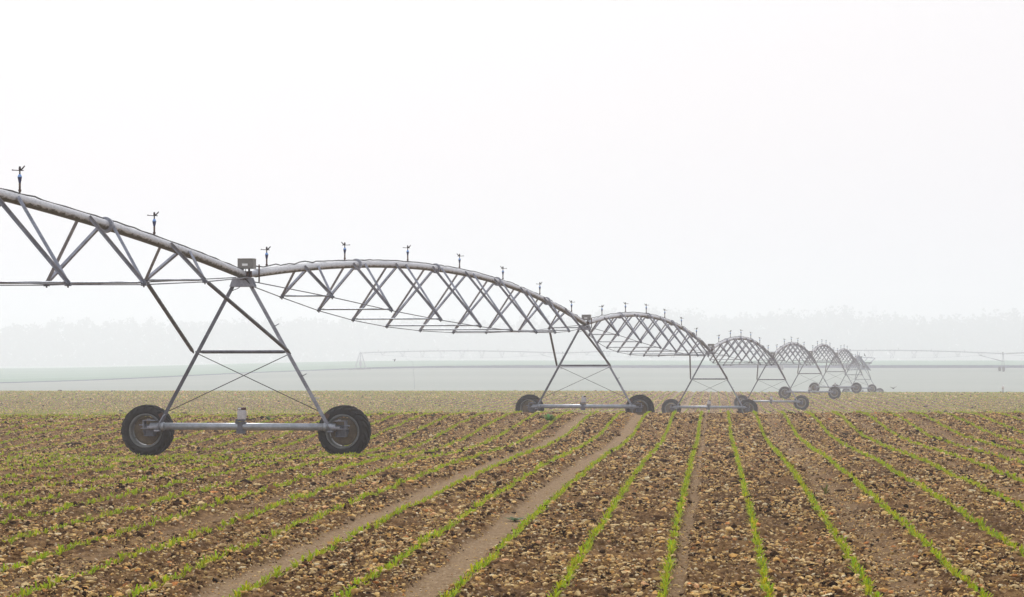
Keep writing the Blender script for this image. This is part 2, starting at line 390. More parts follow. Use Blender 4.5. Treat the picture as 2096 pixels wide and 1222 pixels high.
# ------------------------------------------------------------------ maize seedlings along the rows
def seedlings(name, y0, y1, per_m, nl, L0, wid, seg3=True, umax=.205, gap=.12):
    xs = []; yv = []
    kmax = int((umax + .08) * y1 / .75) + 3
    for k in range(-kmax - 6, kmax + 6):
        q = .375 + .75 * k
        n = int((y1 - y0) * per_m); y = y0 + (np.arange(n) + rng.uniform(-.3, .3, n)) / per_m
        x = q + ROWT * y + rng.normal(0, .010, n)
        x += .02 * (vnoise(y * .3, np.full(n, float(k) * 7), 31) - .5)
        ok = (np.abs(x) < umax * y + 2.8) & (rng.random(n) > gap + .14 * sstep(.02, .12, -x / y)) & (vnoise(y * .8, np.full(n, k * 3.3), 33) > .04)
        xs.append(x[ok]); yv.append(y[ok])
    x = np.concatenate(xs); y = np.concatenate(yv); n = len(x)
    z = ground(x, y) - .012
    size = rng.uniform(.65, 1.2, n)
    x = np.repeat(x, nl); y = np.repeat(y, nl); z = np.repeat(z, nl); size = np.repeat(size, nl) * rng.uniform(.6, 1.1, n * nl)
    N = n * nl; az = np.repeat(rng.uniform(0, 2 * np.pi, n), nl) + np.tile(np.arange(nl) * np.pi, n) + rng.normal(0, .5, N)
    lean = rng.uniform(.25, .95, N); L = L0 * size; W = wid * size
    prof = [(0, 0, .7), (.35, .55, 1.), (.7, .85, .8), (1., .80, 0)] if seg3 else [(0, 0, .9), (.55, .75, 1.), (1., .85, 0)]
    V = []
    dx, dy = np.cos(az), np.sin(az)
    for (h, v, wf) in prof:
        r = L * h * lean; zz = z + L * v * (1.1 - .45 * lean)
        if wf:
            V.append(np.stack([x + dx * r - dy * W * wf / 2, y + dy * r + dx * W * wf / 2, zz], 1))
            V.append(np.stack([x + dx * r + dy * W * wf / 2, y + dy * r - dx * W * wf / 2, zz], 1))
        else: V.append(np.stack([x + dx * r, y + dy * r, zz], 1))
    k = len(V); V = np.stack(V, 1).reshape(-1, 3); b = (np.arange(N) * k)[:, None]
    F = []
    for s in range(len(prof) - 2):
        F += [b + np.array([[2 * s, 2 * s + 1, 2 * s + 3]]), b + np.array([[2 * s, 2 * s + 3, 2 * s + 2]])]
    F.append(b + np.array([[k - 3, k - 2, k - 1]])); F = np.concatenate(F)
    c = np.array([.39, .50, .012])[None] * rng.uniform(.65, 1.35, (N, 1)) * np.array([1, 1, 1])
    c[:, 0] *= rng.uniform(.75, 1.4, N); c[:, 2] *= rng.uniform(.6, 2.2, N)
    o = tri_mesh(name, V, F, M['leaf'], {'tint': np.repeat(c, k, 0)}); print(name, n)
    return o
o = seedlings('maize_seedlings', 16, 78, 18, 6, .091, .0122, gap=.04)
tag(o, 'bright green maize seedlings in long parallel rows across the near field', 'seedlings', kind='stuff')
o = seedlings('distant_maize_seedlings', 110, 282, 5, 2, .13, .030, False)
tag(o, 'thin green rows of seedlings on the hazy slope beyond the crest', 'seedlings', kind='stuff')

# ------------------------------------------------------------------ pivot towers
TX = [499, 1197, 1453, 1580, 1658, 1710.5, 1748, 1767]
TY = [54, 99, 143.5, 185, 223, 264, 304, 333]
TC = [1.394, 1.736, 2.52, 2.83, 2.59, 2.58, 3.09, 3.80]       # wheel centre below the camera
WR = .50; PIPE_H = 3.13                                         # tyre radius; pipe above wheel centre
e_ = Vector((math.cos(A), -math.sin(A), 0)); f_ = Vector((math.sin(A), math.cos(A), 0))
bases = [Vector(((x - 1048) / PX * y, y, -c - WR)) for x, y, c in zip(TX, TY, TC)]
b0 = bases[0] - f_ * 45.7; b0.z = -1.9
bases = [b0] + bases
ORD = ['third', 'fourth', 'fifth', 'sixth', 'seventh']
TL = ['wheeled irrigation tower near the camera, left of the frame',
      'large galvanised wheeled tower at left, nearest the camera, straw-brown ground behind',
      'wheeled tower second in line, standing just behind the field crest in the middle',
      'third wheeled tower of the line, its right wheel overlapping the next tower',
      'fourth wheeled tower of the line, left wheel hidden behind the third tower',
      'fifth wheeled tower of the line, fully on the hazy slope beyond the crest',
      'sixth wheeled tower of the line, pale, both wheels on the far slope',
      'seventh wheeled tower of the line, its tyres dipping behind the second crest',
      'last and palest wheeled tower of the line, below the end boom with the birds']
TG = 'wheeled towers of the long irrigation line'

def tyre_mesh():
    b = MB(); pr = [(.325, -.145), (.350, -.178), (.39, -.197), (.43, -.193), (.458, -.168), (.474, -.10), (.478, 0), (.474, .10), (.458, .168), (.43, .193), (.39, .197), (.350, .178), (.325, .145)]
    b.lathe(pr, axis='Y', n=56); b.f = b.f[:-2]; b.sm = b.sm[:-2]
    for side in (-1, 1):
        for k in range(19):
            g0 = 2 * math.pi * (k + (.5 if side > 0 else 0)) / 19; vs = []
            st = [(-.012, .512, .468), (.06, .512, .468), (.12, .508, .462), (.175, .497, .44), (.206, .455, .41)]
            for j, (yy, ro, ri) in enumerate(st):
                gc = g0 + .42 * (yy / .2); wd = .056 - .006 * j
                for r in (ri, ro):
                    for q in (-1, 1):
                        g = gc + q * wd / r / 2 * (1 if r == ri else .72)
                        vs.append((r * math.cos(g), side * yy, r * math.sin(g)))
            fs = []
            for j in range(len(st) - 1):
                a = j * 4; c = a + 4
                fs += [(a + 2, a + 3, c + 3, c + 2), (a, a + 2, c + 2, c), (a + 3, a + 1, c + 1, c + 3)]
            fs += [(0, 1, 3, 2), (a + 4, a + 6, a + 7, a + 5)]
            b.add(vs, fs, False)
    return b
def rim_mesh():
    b = MB()
    b.lathe([(.330, -.150), (.338, -.166), (.330, -.172), (.302, -.165), (.288, -.13), (.284, .0), (.288, .13), (.302, .16), (.335, .165), (.325, .14), (.300, .12), (.294, 0), (.300, -.12), (.318, -.145), (.330, -.150)], axis='Y', n=48)
    b.f = b.f[:-2]; b.sm = b.sm[:-2]; return b
def disc_mesh():
    b = MB()
    b.lathe([(.262, -.022), (.272, -.03), (.245, -.052), (.20, -.045), (.16, -.062), (.10, -.062), (.095, -.10), (.0, -.10)], axis='Y', n=40)
    b.f = b.f[1:]; b.sm = b.sm[1:]
    for k in range(8):
        g = k * math.pi / 4 + .2; b.lathe([(.013, -.085), (.013, -.06)], (.13 * math.cos(g), 0, .13 * math.sin(g)), 'Y', 6, False)
    for k in range(6):
        g = k * math.pi / 3; b.box((.268 * math.cos(g), -.02, .268 * math.sin(g)), (.03, .03, .03), Matrix.Rotation(-g, 3, 'Y'))
    return b
TYRE = RIM = DISC = None
def tower(i):
    o = thing('drive_tower', TL[i], 'irrigation tower', bases[i], -A, TG)
    c = WR - .03 + .03        # wheel centre height
    for s in (-1, 1):
        wv = MB(); wv.lathe([(.045, -.22), (.045, .02)], axis='Y', n=12)
        hub = wv.build('wheel', M['dark_steel'], o); hub.location = (2.0 * s - .11 * (s < 0), .325, c - .01); hub.scale = (1.035, 1, 1.035); hub.rotation_euler = (0, random.uniform(0, 6), 0)
        tyre_mesh().build('tyre', M['rubber'], hub); rim_mesh().build('rim', M['grey_rim'], hub); disc_mesh().build('disc', M['tan_disc'], hub)
        x0 = 2.0 * s      # gearbox and its brackets
        g = MB(); g.box((x0, .13, c + .0), (.17, .14, .24)); g.box((x0 - .01 * s, .10, c - .11), (.21, .20, .012)); g.box((x0 - .1 * s, .10, c - .06), (.012, .19, .10)); g.box((x0 + .09 * s, .10, c - .06), (.012, .19, .10))
        g.lathe([(.10, .16), (.12, .17), (.12, .21), (.07, .24)], (x0, 0, c), 'Y', 18); g.build('gearbox', M['dark_steel'], o)
        g = MB(); g.box((x0 - .04 * s, .04, c + .045), (.36, .20, .012)); g.box((x0 - .10 * s, -.01, c + .075), (.20, .14, .035))
        g.box((x0 - .02 * s, .06, c + .205), (.25, .21, .014)); g.box((x0 + .095 * s, .06, c + .13), (.014, .21, .15)); g.box((x0 - .02 * s, -.03, c + .225), (.05, .05, .025))
        g.bar((x0 + .10 * s, .0, c + .11), (x0 + .19 * s, .0, c + .11), .013); g.build('axle_bracket', M['steel'], o)
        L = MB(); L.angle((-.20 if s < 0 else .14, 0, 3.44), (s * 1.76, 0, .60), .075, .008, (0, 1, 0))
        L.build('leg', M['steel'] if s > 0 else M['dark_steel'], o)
        L = MB(); L.tube([(s * 1.63, -.05, .83), (s * 1.66, -.075, .80), (s * 1.76, -.09, .62), (s * 1.80, -.085, .52)], .012, 6); L.box((s * 1.80, -.03, .50), (.10, .14, .03)); L.build('strap', M['steel'], o)
        gz = MB(); gz.box((s * 1.70, -.03, .78), (.10, .012, .16), Matrix.Rotation(s * .5, 3, 'Y')); gz.build('gusset', M['rust'], o)
    b = MB(); b.tube([(-1.95, 0, .585), (1.90, 0, .585)], .072, 20)
    b.lathe([(.085, -1.72), (.085, -1.66)], (0, 0, .585), 'X', 20); b.lathe([(.085, 1.66), (.085, 1.72)], (0, 0, .585), 'X', 20)
    b.build('base_beam', M['beam'], o)
    b = MB(); b.tube([(-1.01, 0, 2.09), (-.92, 0, 2.09), (-.85, 0, 2.09), (.80, 0, 2.09), (.87, 0, 2.09), (.95, 0, 2.09)], [.012, .02, .035, .035, .02, .012], 12); b.build('cross_beam', M['dark_steel'], o)
    for s in (-1, 1):
        b = MB(); b.bar((s * .98, -.01 * s, 2.06), (-s * 1.55, -.01 * s, .90), .009, 6); b.build('tie_rod', M['hose'], o)
    # drive motor standing on the beam
    b = MB(); b.lathe([(.085, 0), (.085, .035), (.06, .036), (.055, .05)], (-.05, 0, .695), n=16); b.box((-.06, 0, .67), (.22, .11, .03)); b.box((-.06, 0, .59), (.10, .152, .15)); b.box((-.06, 0, .49), (.15, .14, .09)); b.box((-.15, 0, .71), (.04, .04, .07))
    mo = b.build('drive_motor', M['dark_steel'], o)
    b = MB(); b.lathe([(.075, 0), (.078, .01), (.078, .18), (.070, .19)], (-.04, 0, .735), n=20)
    for k in range(14):
        g = k * 2 * math.pi / 14; b.box((-.04 + .083 * math.cos(g), .083 * math.sin(g), .825), (.018, .006, .15), Matrix.Rotation(g, 3, 'Z'))
    b.build('motor_housing', M['motor'], mo)
    b = MB(); b.lathe([(.088, 0), (.09, .01), (.088, .045), (.075, .05)], (-.04, 0, .925), n=20); b.build('motor_cap', M['red_cap'], mo)
    b = MB(); b.box((-.065, -.0895, .948), (.065, .006, .028)); b.build('motor_label', M['white'], mo)
    # head plate, hinge and control box
    b = MB(); th = .012
    for yy in (-.11, .10):
        b.add([(-.27, yy, 3.40), (.24, yy, 3.40), (.17, yy, 3.58), (-.20, yy, 3.58), (-.27, yy + th, 3.40), (.24, yy + th, 3.40), (.17, yy + th, 3.58), (-.20, yy + th, 3.58)],
              [(0, 1, 2, 3), (7, 6, 5, 4), (0, 4, 5, 1), (1, 5, 6, 2), (2, 6, 7, 3), (3, 7, 4, 0)])
    b.box((-.015, 0, 3.40), (.5, .2, .012)); b.build('head_plate', M['steel'], o)
    b = MB(); b.box((0.03, .02, 3.56), (.16, .26, .07)); b.box((.10, .04, 3.70), (.035, .035, .26)); b.box((-.02, .0, 3.72), (.03, .03, .2)); b.box((.06, .02, 3.65), (.20, .05, .12)); b.build('pivot_bracket', M['rust'], o)
    b = MB(); b.bar((.18, .5, 3.50), (.18, .5, 3.86), .016); b.build('stop_bar', M['rust'], o)
    b = MB(); b.box((.055, .03, 3.860), (.32, .24, .20)); b.box((.055, .03, 3.959), (.32, .26, .008)); b.box((.055, -.094, 3.860), (.27, .008, .165))
    cb_ = b.build('control_box', M['box'], o)
    b = MB(); b.box((.05, -.100, 3.837), (.115, .004, .045)); b.build('box_label', M['white'], cb_)
    b = MB(); b.tube([(-.35, -.10, 3.78), (-.2, -.11, 3.76), (-.06, -.12, 3.68), (.06, -.13, 3.56), (.15, -.10, 3.46), (.19, -.04, 3.40), (.24, 0, 3.30)], .013, 6)
    b.tube([(.12, 0, 3.8), (.14, -.05, 3.66), (.10, -.03, 3.55), (.05, 0, 3.62), (.03, 0, 3.8)], .011, 6)
    b.tube([(-.05, -.08, 3.40), (-.10, -.08, 3.36), (-.2, -.04, 3.33), (-.27, 0, 3.30)], .008, 6)
    b.build('cable_loop', M['hose'], o)
    for zz in (2.62, 1.62, 1.17):      # climbing pegs on the right leg
        x = .14 + (3.44 - zz) / 2.84 * 1.62
        b = MB(); b.box((x + .07, -.02, zz), (.13, .04, .012), Matrix.Rotation(-.5 if zz > 1.5 else .1, 3, 'Y')); b.box((x + .03, -.02, zz - .03), (.03, .04, .07)); b.build('peg', M['steel'], o)
    return o
T_OBJ = []
for i in range(9):
    if i == 0: T_OBJ.append(tower(0)); continue
    if i == 1 or T_OBJ:
        src = T_OBJ[0]; o = src.copy(); C.objects.link(o); o.location = bases[i]
        for ch in src.children: copy_child(ch, o)
        o['label'] = TL[i]; T_OBJ.append(o)
# gentle individuality: wheels turned to different angles
for o in T_OBJ:
    for ch in o.children:
        if ch.name.startswith('wheel'): ch.rotation_euler = (0, random.uniform(0, 6.28), random.uniform(-.04, .04))

# ------------------------------------------------------------------ spans
def sprinkler(parent, p, ang, detail=True):
    r = MB(); x, y, z = p
    r.tube([(x, y, z + .05), (x, y, z + .20)], .017, 8); r.lathe([(.024, .07), (.024, .10)], p, n=6, smooth=False)
    s = r.build('sprinkler', M['rust'], parent)
    b = MB(); b.lathe([(.014, .19), (.017, .20), (.034, .285), (.034, .29)], p, n=12); b.build('regulator', M['blue'], s)
    b = MB(); b.lathe([(.036, .291), (.036, .296), (.018, .335)], p, n=12); b.build('regulator_cap', M['sky_blue'], s)
    b = MB(); b.bar((x, y, z + .335), (x, y, z + .40), .012)
    d = Vector((math.cos(ang), math.sin(ang), 0)); q = Vector(p)
    b.tube([q - d * .02 + Vector((0, 0, .40)), q - d * .08 + Vector((0, 0, .465))], [.013, .010], 8)
    b.lathe([(.018, .395), (.019, .42), (.016, .452), (.006, .46)], p, n=10)
    b.bar(q - d * .06 + Vector((0, 0, .392)), q + d * .11 + Vector((0, 0, .400)), .007); b.box(q + d * .115 + Vector((0, 0, .402)), (.02, .02, .018))
    b.build('sprinkler_head', M['head'], s)
def span(P, Q, label, group, arch=.95, depth=1.6, first=0., nspr=7, spacing=None, seed=0, cap=False, spr=True):
    R_ = random.Random(seed); P = Vector(P); Q = Vector(Q); D = Q - P; L = D.length
    f = Vector((D.x, D.y, 0)).normalized(); e = Vector((f.y, -f.x, 0))
    root = thing('pipe_span', label, 'irrigation span', P, 0, group)
    pipe = lambda t: D * t + Vector((0, 0, arch * 4 * t * (1 - t)))
    dep = lambda t: depth * 4 * t * (1 - t)
    t0 = .9 / L
    N = 72; b = MB(); b.tube([pipe(t0 + (1 - t0 - .003) * k / N) for k in range(N + 1)], .086, 20); b.build('water_pipe', M['pipe'], root, ring=True)
    b = MB(); b.tube([pipe(.002), pipe(.35 / L), pipe(.6 / L), pipe(t0 + .001)], [.07, .08, .065, .075], 16); b.build('flexible_joint', M['steel'], root)
    for k in range(1, 5):
        t = k * .2 + .012; a = pipe(t); tt = (pipe(t + .002) - a).normalized()
        b = MB(); b.bar(a - tt * .045, a + tt * .012, .135, 20); b.bar(a + tt * .016, a + tt * .06, .132, 20)
        for q in range(8):
            g = q * math.pi / 4; dd = e * math.cos(g) * .112 + Vector((0, 0, math.sin(g) * .112)); b.bar(a + dd - tt * .07, a + dd + tt * .085, .011, 6)
        b.build('flange', M['steel'], root)
    # control cable tied along the top of the pipe
    b = MB(); pts = []
    for k in range(90):
        t = t0 + (1 - t0) * k / 89; pts.append(pipe(t) + e * R_.uniform(-.03, .03) + Vector((0, 0, .094 + R_.uniform(0, .018 + .05 * max(0, 1 - t * 5)))))
    b.tube(pts, .0135, 5); b.build('control_cable', M['hose'], root)
    nodesL = []; nodesR = []
    for j in range(1, 10):
        t = .012 + .0985 * j; c = pipe(t) - Vector((0, 0, dep(t))); wv = max(1.66 * dep(t) / 2, .57)
        for s, lst in ((-1, nodesL), (1, nodesR)):
            n = c + e * s * wv; lst.append(n)
            for dt in (-.55, .62):
                tp = t + dt / L; a = pipe(tp) + e * s * .085 + Vector((0, 0, .0))
                m_ = MB(); m_.angle(a + Vector((0, 0, .03)), n + (a - n) * -.01, .052, .006, e * s); m_.build('truss_member', M['steel'], root)
            k_ = MB(); k_.box(n - Vector((0, 0, .03)), (.09, .10, .05)); k_.bar(n - Vector((0, 0, .08)), n + Vector((0, 0, .02)), .014, 6); k_.build('truss_joint', M['dark_steel'], root)
        m_ = MB(); m_.tube([c - e * wv, c - e * (wv - .12), c + e * (wv - .12), c + e * wv], [.010, .020, .020, .010], 8); m_.build('spreader', M['beam'], root)
    for s, lst in ((-1, nodesL), (1, nodesR)):
        pts = [e * s * .12 - Vector((0, 0, .12)) + f * .1] + [n - Vector((0, 0, .035)) for n in lst] + [D + e * s * .14 - Vector((0, 0, .05)) - f * .1]
        m_ = MB()
        for a, q in zip(pts[:-1], pts[1:]): m_.bar(a, q, .011, 6)
        m_.build('tension_rod', M['dark_steel'], root)
    k = first
    while spr and k < .985:
        if k > .015: sprinkler(root, pipe(k) + Vector((0, 0, .06)), R_.uniform(-.4, .4) + (math.pi if R_.random() < .5 else 0))
        k += spacing
    return root, P, nodesL[-1] + P, nodesR[-1] + P
apex = [b + Vector((0, 0, WR + PIPE_H)) for b in bases]
SLAB = ['nearest stained pipe span, sloping down from the top left edge to the nearest tower',
        'arched truss span with the largest arch, between the two nearest towers',
        'arched truss span between the second and third towers', 'arched truss span between the third and fourth towers',
        'hazy arched truss span between the fourth and fifth towers', 'hazy arched truss span between the fifth and sixth towers',
        'pale arched truss span between the sixth and seventh towers', 'palest arched truss span, ending under the boom with the birds']
ys_spr = 41.5 - 6.7 * 4; cnt = 0
SG = 'arched truss spans of the long irrigation line'
br_pts = {}
for i in range(8):
    y0, y1 = apex[i].y, apex[i + 1].y
    yy = y0 + [5.7, 1.7, 4.4, 4.8, 4.2, 3.9, 3.6, 3.4][i]
    r, P, nl, nr = span(apex[i], apex[i + 1], SLAB[i], SG, first=(yy - y0) / (y1 - y0), spacing=6.7 / (y1 - y0), seed=i)
    br_pts[i + 1] = (nl, nr)
# braces from the last truss joints down to the tower legs
for i in range(1, 9):
    inv = (Matrix.Translation(bases[i]) @ Matrix.Rotation(-A, 4, 'Z')).inverted()
    for n, x in zip(br_pts[i], (-1.03, .97)):
        b = MB(); a = inv @ n; q = Vector((x, -.05, 2.07)); d = (q - a).normalized()
        b.tube([a, a + d * .10, a + d * .2, q - d * .2, q - d * .1, q], [.012, .022, .038, .038, .026, .014], 10)
        b.build('brace', M['dark_steel'], T_OBJ[i])

# end boom beyond the last tower
def at(x, v, Y): return Vector(((x - 1048) / PX * Y, Y, (740 - v) / PX * Y))
Pb = at(1767, 751, 334); r = thing('end_boom', 'thin triangular boom at the far end of the line, birds around it', 'boom', Pb)
B1 = at(1791, 733, 346) - Pb; B2 = at(1757, 730.5, 338) - Pb; B3 = at(1776, 750, 340) - Pb; B4 = at(1768, 742, 336) - Pb; B5 = at(1784, 742, 340) - Pb
b = MB(); b.tube([(0, 0, 0), B1 * .5 + Vector((0, 0, -.15)), B1], .05, 10); b.build('boom_pipe', M['steel'], r)
for a, q in ((B2, B1), (B4, B1 * .55 + B2 * .45), (B3, B1), ((0, 0, 0), B3), (B2, (0, 0, 0))):
    b = MB(); b.angle(a, q, .07, .01); b.build('boom_strut', M['steel'], r)
b = MB(); b.box((B4 + B5) / 2 - Vector((0, 0, .05)), (1.0, .06, .16)); b.build('end_plate', M['grey_rim'], r)

# ------------------------------------------------------------------ distant second irrigation line
FX = [738, 1152, 1602, 2053, 2500]; FY = [611, 603, 590, 572, 550]; FV = [722.5, 723, 721, 724, 725]
fa = [at(x, v, y) for x, v, y in zip(FX, FV, FY)]
FL = ['faint span of the distant line, right of its pivot frame', 'faint span of the distant line, behind the second and third near towers',
      'faint span of the distant line, right of the end boom', 'faint stub of span at the right edge, beyond the last distant tower']
FBR = {}
for i in range(4):
    FBR[i + 1] = span(fa[i], fa[i + 1], FL[i], 'spans of the distant irrigation line', arch=.5 if i == 0 else .55, depth=1.6, first=.09, spacing=.148, seed=20 + i)[2:]
gz = lambda p: float(zrow(np.array([p.x]), np.array([p.y]))[0])
for i, lb in ((1, 'faint grey tower of the distant line, seen edge-on behind the second near tower'), (2, 'faint tower of the distant line hidden among the middle near towers'), (3, 'faint grey tower standing in the haze at the right edge'), (4, 'faint tower of the distant line just past the right edge')):
    o = T_OBJ[0].copy(); C.objects.link(o); o.location = (fa[i].x, fa[i].y, fa[i].z - WR - PIPE_H); o.rotation_euler = (0, 0, math.pi / 2 + .03); o['label'] = lb; o['group'] = 'towers of the distant irrigation line'
    for ch in T_OBJ[0].children: copy_child(ch, o)
    o.scale = (1, 1, (fa[i].z - gz(fa[i])) / (WR + PIPE_H)); o.location.z = gz(fa[i])
    inv = (Matrix.Translation(o.location) @ Matrix.Rotation(math.pi / 2 + .03, 4, 'Z') @ Matrix.Diagonal((1, 1, o.scale[2], 1))).inverted()
    for n, x in zip(FBR[i], (1.0, -1.0)):
        b = MB(); a = inv @ n; b.bar(a, Vector((x, 0, 2.07)), .035, 8); b.build('brace', M['dark_steel'], o)
g0 = gz(fa[0]); hgt = fa[0].z - g0
r = thing('pivot_frame', 'faint pyramid frame on a pale pad where the distant line starts', 'pivot frame', (fa[0].x, fa[0].y, g0))
for sx_ in (-1, 1):
    for sy in (-1, 1):
        b = MB(); b.angle((sx_ * 1.3, sy * 1.3, 0), (sx_ * .2, sy * .2, hgt), .08, .01); b.build('leg', M['steel'], r)
b = MB(); b.tube([(0, 0, 0), (0, 0, hgt + .3)], .10, 12); b.build('riser', M['steel'], r)
b = MB()
for z in (.9, 2.0):
    h = 1.3 - 1.1 * z / hgt
    for a, q in (((-h, -h, z), (h, -h, z)), ((h, -h, z), (h, h, z)), ((h, h, z), (-h, h, z)), ((-h, h, z), (-h, -h, z))): b.angle(a, q, .06, .008)
b.build('crosspiece', M['steel'], r)
b = MB(); b.box((0, -.4, 1.3), (.6, .3, .9)); b.build('control_cabinet', M['steel'], r)
b = MB(); b.box((0, 0, .02), (5, 4, .3)); b.build('concrete_pad', M['white'], r)

# the second machine gets paler colours, with extra haze fade painted into them
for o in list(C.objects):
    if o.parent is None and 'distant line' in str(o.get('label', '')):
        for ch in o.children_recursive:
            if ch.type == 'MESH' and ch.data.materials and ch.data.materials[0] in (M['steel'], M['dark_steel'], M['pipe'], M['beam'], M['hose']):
                ch.material_slots[0].link = 'OBJECT'; ch.material_slots[0].material = M['haze_pale_zinc']
            elif ch.type == 'MESH': ch.material_slots[0].link = 'OBJECT'; ch.material_slots[0].material = M['haze_grey']
# dark strip of taller crop along the field boundary
uu = np.linspace(-.20, .33, 16000); n = len(uu)
Yc = yb(uu) + rng.uniform(0, 6, n); Xc_ = uu * Yc; g = zrow(Xc_, Yc)
hh = np.interp(uu, [-.2, -.075, -.05, .0, .4], [.10, .12, .30, .52, .55]) * rng.uniform(.8, 1.15, n); ww = rng.uniform(.3, .6, n)
V = np.stack([np.stack([Xc_ - ww, Yc, g - .1], 1), np.stack([Xc_ + ww, Yc, g - .1], 1), np.stack([Xc_ + ww * .7, Yc + .15, g + hh], 1), np.stack([Xc_ - ww * .7, Yc + .15, g + hh * .95], 1)], 1).reshape(-1, 3)
M['strip'] = mat('dark_blue_green_crop', (.16, .18, .25), .9)
o = tri_mesh('tall_crop_strip', V, np.arange(n * 4).reshape(-1, 4), M['strip']); tag(o, 'low dark strip of taller crop along the far field edge', 'crop strip', kind='stuff')

# ------------------------------------------------------------------ far woods
TLX = [-200, 0, 40, 90, 110, 155, 190, 215, 300, 400, 520, 640, 760, 900, 1000, 1100, 1200, 1300, 1360, 1420, 1480, 1540, 1600, 1650, 1700, 1750, 1790, 1830, 1900, 1960, 2020, 2096, 2300]
TLV = [660, 660, 657, 655, 642, 644, 655, 652, 650, 652, 646, 650, 647, 652, 655, 645, 634, 630, 626, 627, 636, 633, 636, 634, 629, 625, 638, 636, 644, 646, 636, 636, 640]
cents = []; VV = []; FF = []; off = 0
def addq(V, k):
    global off
    n = len(V) // k; VV.append(V); FF.append(np.arange(n * k).reshape(-1, k) + off); off += n * k
for row, Yr in enumerate((2240, 2265, 2300, 2340)):
    x = -.27 * Yr
    while x < .27 * Yr:
        y = Yr + rng.uniform(-9, 9); px = 1048 + PX * x / y
        top = (740 - np.interp(px, TLX, TLV)) / PX * 2300; g = float(zbase(np.array([x]), np.array([y]))[0]) - .3
        H = (top - g) * rng.uniform(.80, 1.03) * (1 if row else .9); cw = H * rng.uniform(.20, .32)
        nl = int(rng.integers(5, 9)); P = []
        for l in range(nl):
            hz = g + H * rng.uniform(.30, .88); lr = cw * rng.uniform(.35, .62) * (1.15 - .6 * max(0, (hz - g) / H - .5))
            cx_ = x + rng.normal(0, cw * .42) * (1.1 - .7 * (hz - g) / H); cy_ = y + rng.normal(0, cw * .35)
            m_ = 34; d = rng.standard_normal((m_, 3)); d /= np.linalg.norm(d, axis=1)[:, None]
            P.append(np.array([cx_, cy_, hz]) + d * lr * rng.uniform(.55, 1.08, (m_, 1)) * np.array([1, 1, .95]))
        m_ = 14; P.append(np.stack([x + rng.normal(0, cw * .12, m_), y + rng.normal(0, 1, m_), g + H * rng.uniform(.8, 1.0, m_)], 1))
        P = np.concatenate(P); n = len(P); s = rng.uniform(.6, 1.65, (n, 1, 1))
        a = rng.standard_normal((n, 3)); a /= np.linalg.norm(a, axis=1)[:, None]; b_ = np.cross(a, rng.standard_normal((n, 3))); b_ /= np.linalg.norm(b_, axis=1)[:, None]
        Q = np.stack([P + a * .1, P + a * .1, P, P], 1) + s * np.stack([a, b_, -a, -b_], 1)
        addq(Q.reshape(-1, 3), 4)
        for (bx, bz, tx, tz, wd) in [(x, g - 1, x + rng.normal(0, .5), g + H * .8, H * .014)] + [(x, g + H * .3, x + rng.normal(0, cw * .5), g + H * rng.uniform(.55, .85), H * .006) for _ in range(3)]:
            T = []
            for q in range(3):
                g1 = q * 2.094; g2 = g1 + 2.094
                T += [(bx + wd * math.cos(g1), y + wd * math.sin(g1), bz), (bx + wd * math.cos(g2), y + wd * math.sin(g2), bz), (tx + wd * .3 * math.cos(g2), y + wd * .3 * math.sin(g2), tz), (tx + wd * .3 * math.cos(g1), y + wd * .3 * math.sin(g1), tz)]
            addq(np.array(T), 4)
        x += rng.uniform(7.5, 12.5)
# undergrowth closing the gaps between the stems
n = 24000; x = rng.uniform(-620, 620, n); y = rng.uniform(2240, 2330, n); z = zbase(x, y) + np.abs(rng.normal(0, 8, n))
a = rng.standard_normal((n, 3)); a /= np.linalg.norm(a, axis=1)[:, None]; b_ = np.cross(a, rng.standard_normal((n, 3))); b_ /= np.linalg.norm(b_, axis=1)[:, None]
P = np.stack([x, y, z], 1); addq((P[:, None] + rng.uniform(.8, 2, (n, 1, 1)) * np.stack([a, b_, -a, -b_], 1)).reshape(-1, 3), 4)
M['wood'] = mat('far_foliage', (.05, .065, .04), .9); 
o = tri_mesh('far_wood', np.concatenate(VV), np.concatenate(FF), M['wood']); tag(o, 'long pale wood fading into the fog along the horizon', 'wood', kind='stuff')
# lattice mast above the trees
r = thing('lattice_mast', 'barely visible lattice mast rising above the foggy wood at right', 'mast', (at(1790, 740, 2400).x, 2400, .5))
for sx_ in (-1, 1):
    for sy in (-1, 1):
        b = MB(); b.bar((sx_ * 1.6, sy * 1.6, -1), (sx_ * 1.4, sy * 1.4, 51), .18, 6); b.build('mast_leg', M['steel'], r)
b = MB()
for k in range(12):
    z = k * 4.2
    for s in (-1, 1): b.bar((-1.5 * s, -1.5, z), (1.5 * s, -1.5, z + 4.2), .09, 5); b.bar((-1.5, 1.5 * s, z), (1.5, 1.5 * s, z), .09, 5)
b.build('lattice', M['steel'], r)

# ------------------------------------------------------------------ small things
def gd(x, Y): X_ = (x - 1048) / PX * Y; return Vector((X_, Y, float(ground(np.array([X_]), np.array([float(Y)]))[0])))
r = thing('marker_post', 'small white-topped marker post on the second crest at far right', 'marker post', gd(2053, 262))
b = MB(); b.tube([(0, 0, -.1), (0, 0, .45)], .035, 8); b.build('stake', M['dark_steel'], r)
b = MB(); b.lathe([(.07, .42), (.12, .46), (.125, .68), (.08, .82), (.0, .87)], n=14); b.build('cap', M['white'], r)
p0 = gd(849, 452); r = thing('bent_pole', 'very thin bent pole standing alone in the far field', 'pole', p0)
q1 = at(845, 741, 452) - p0; q2 = at(831, 735, 452) - p0
b = MB(); b.tube([(0, 0, -.2), q1 * .5 + Vector((.03, 0, 0)), q1, q1 + (q2 - q1) * .15, q2], [.028, .022, .016, .016, .012], 6); b.build('pole_rod', M['steel'], r)

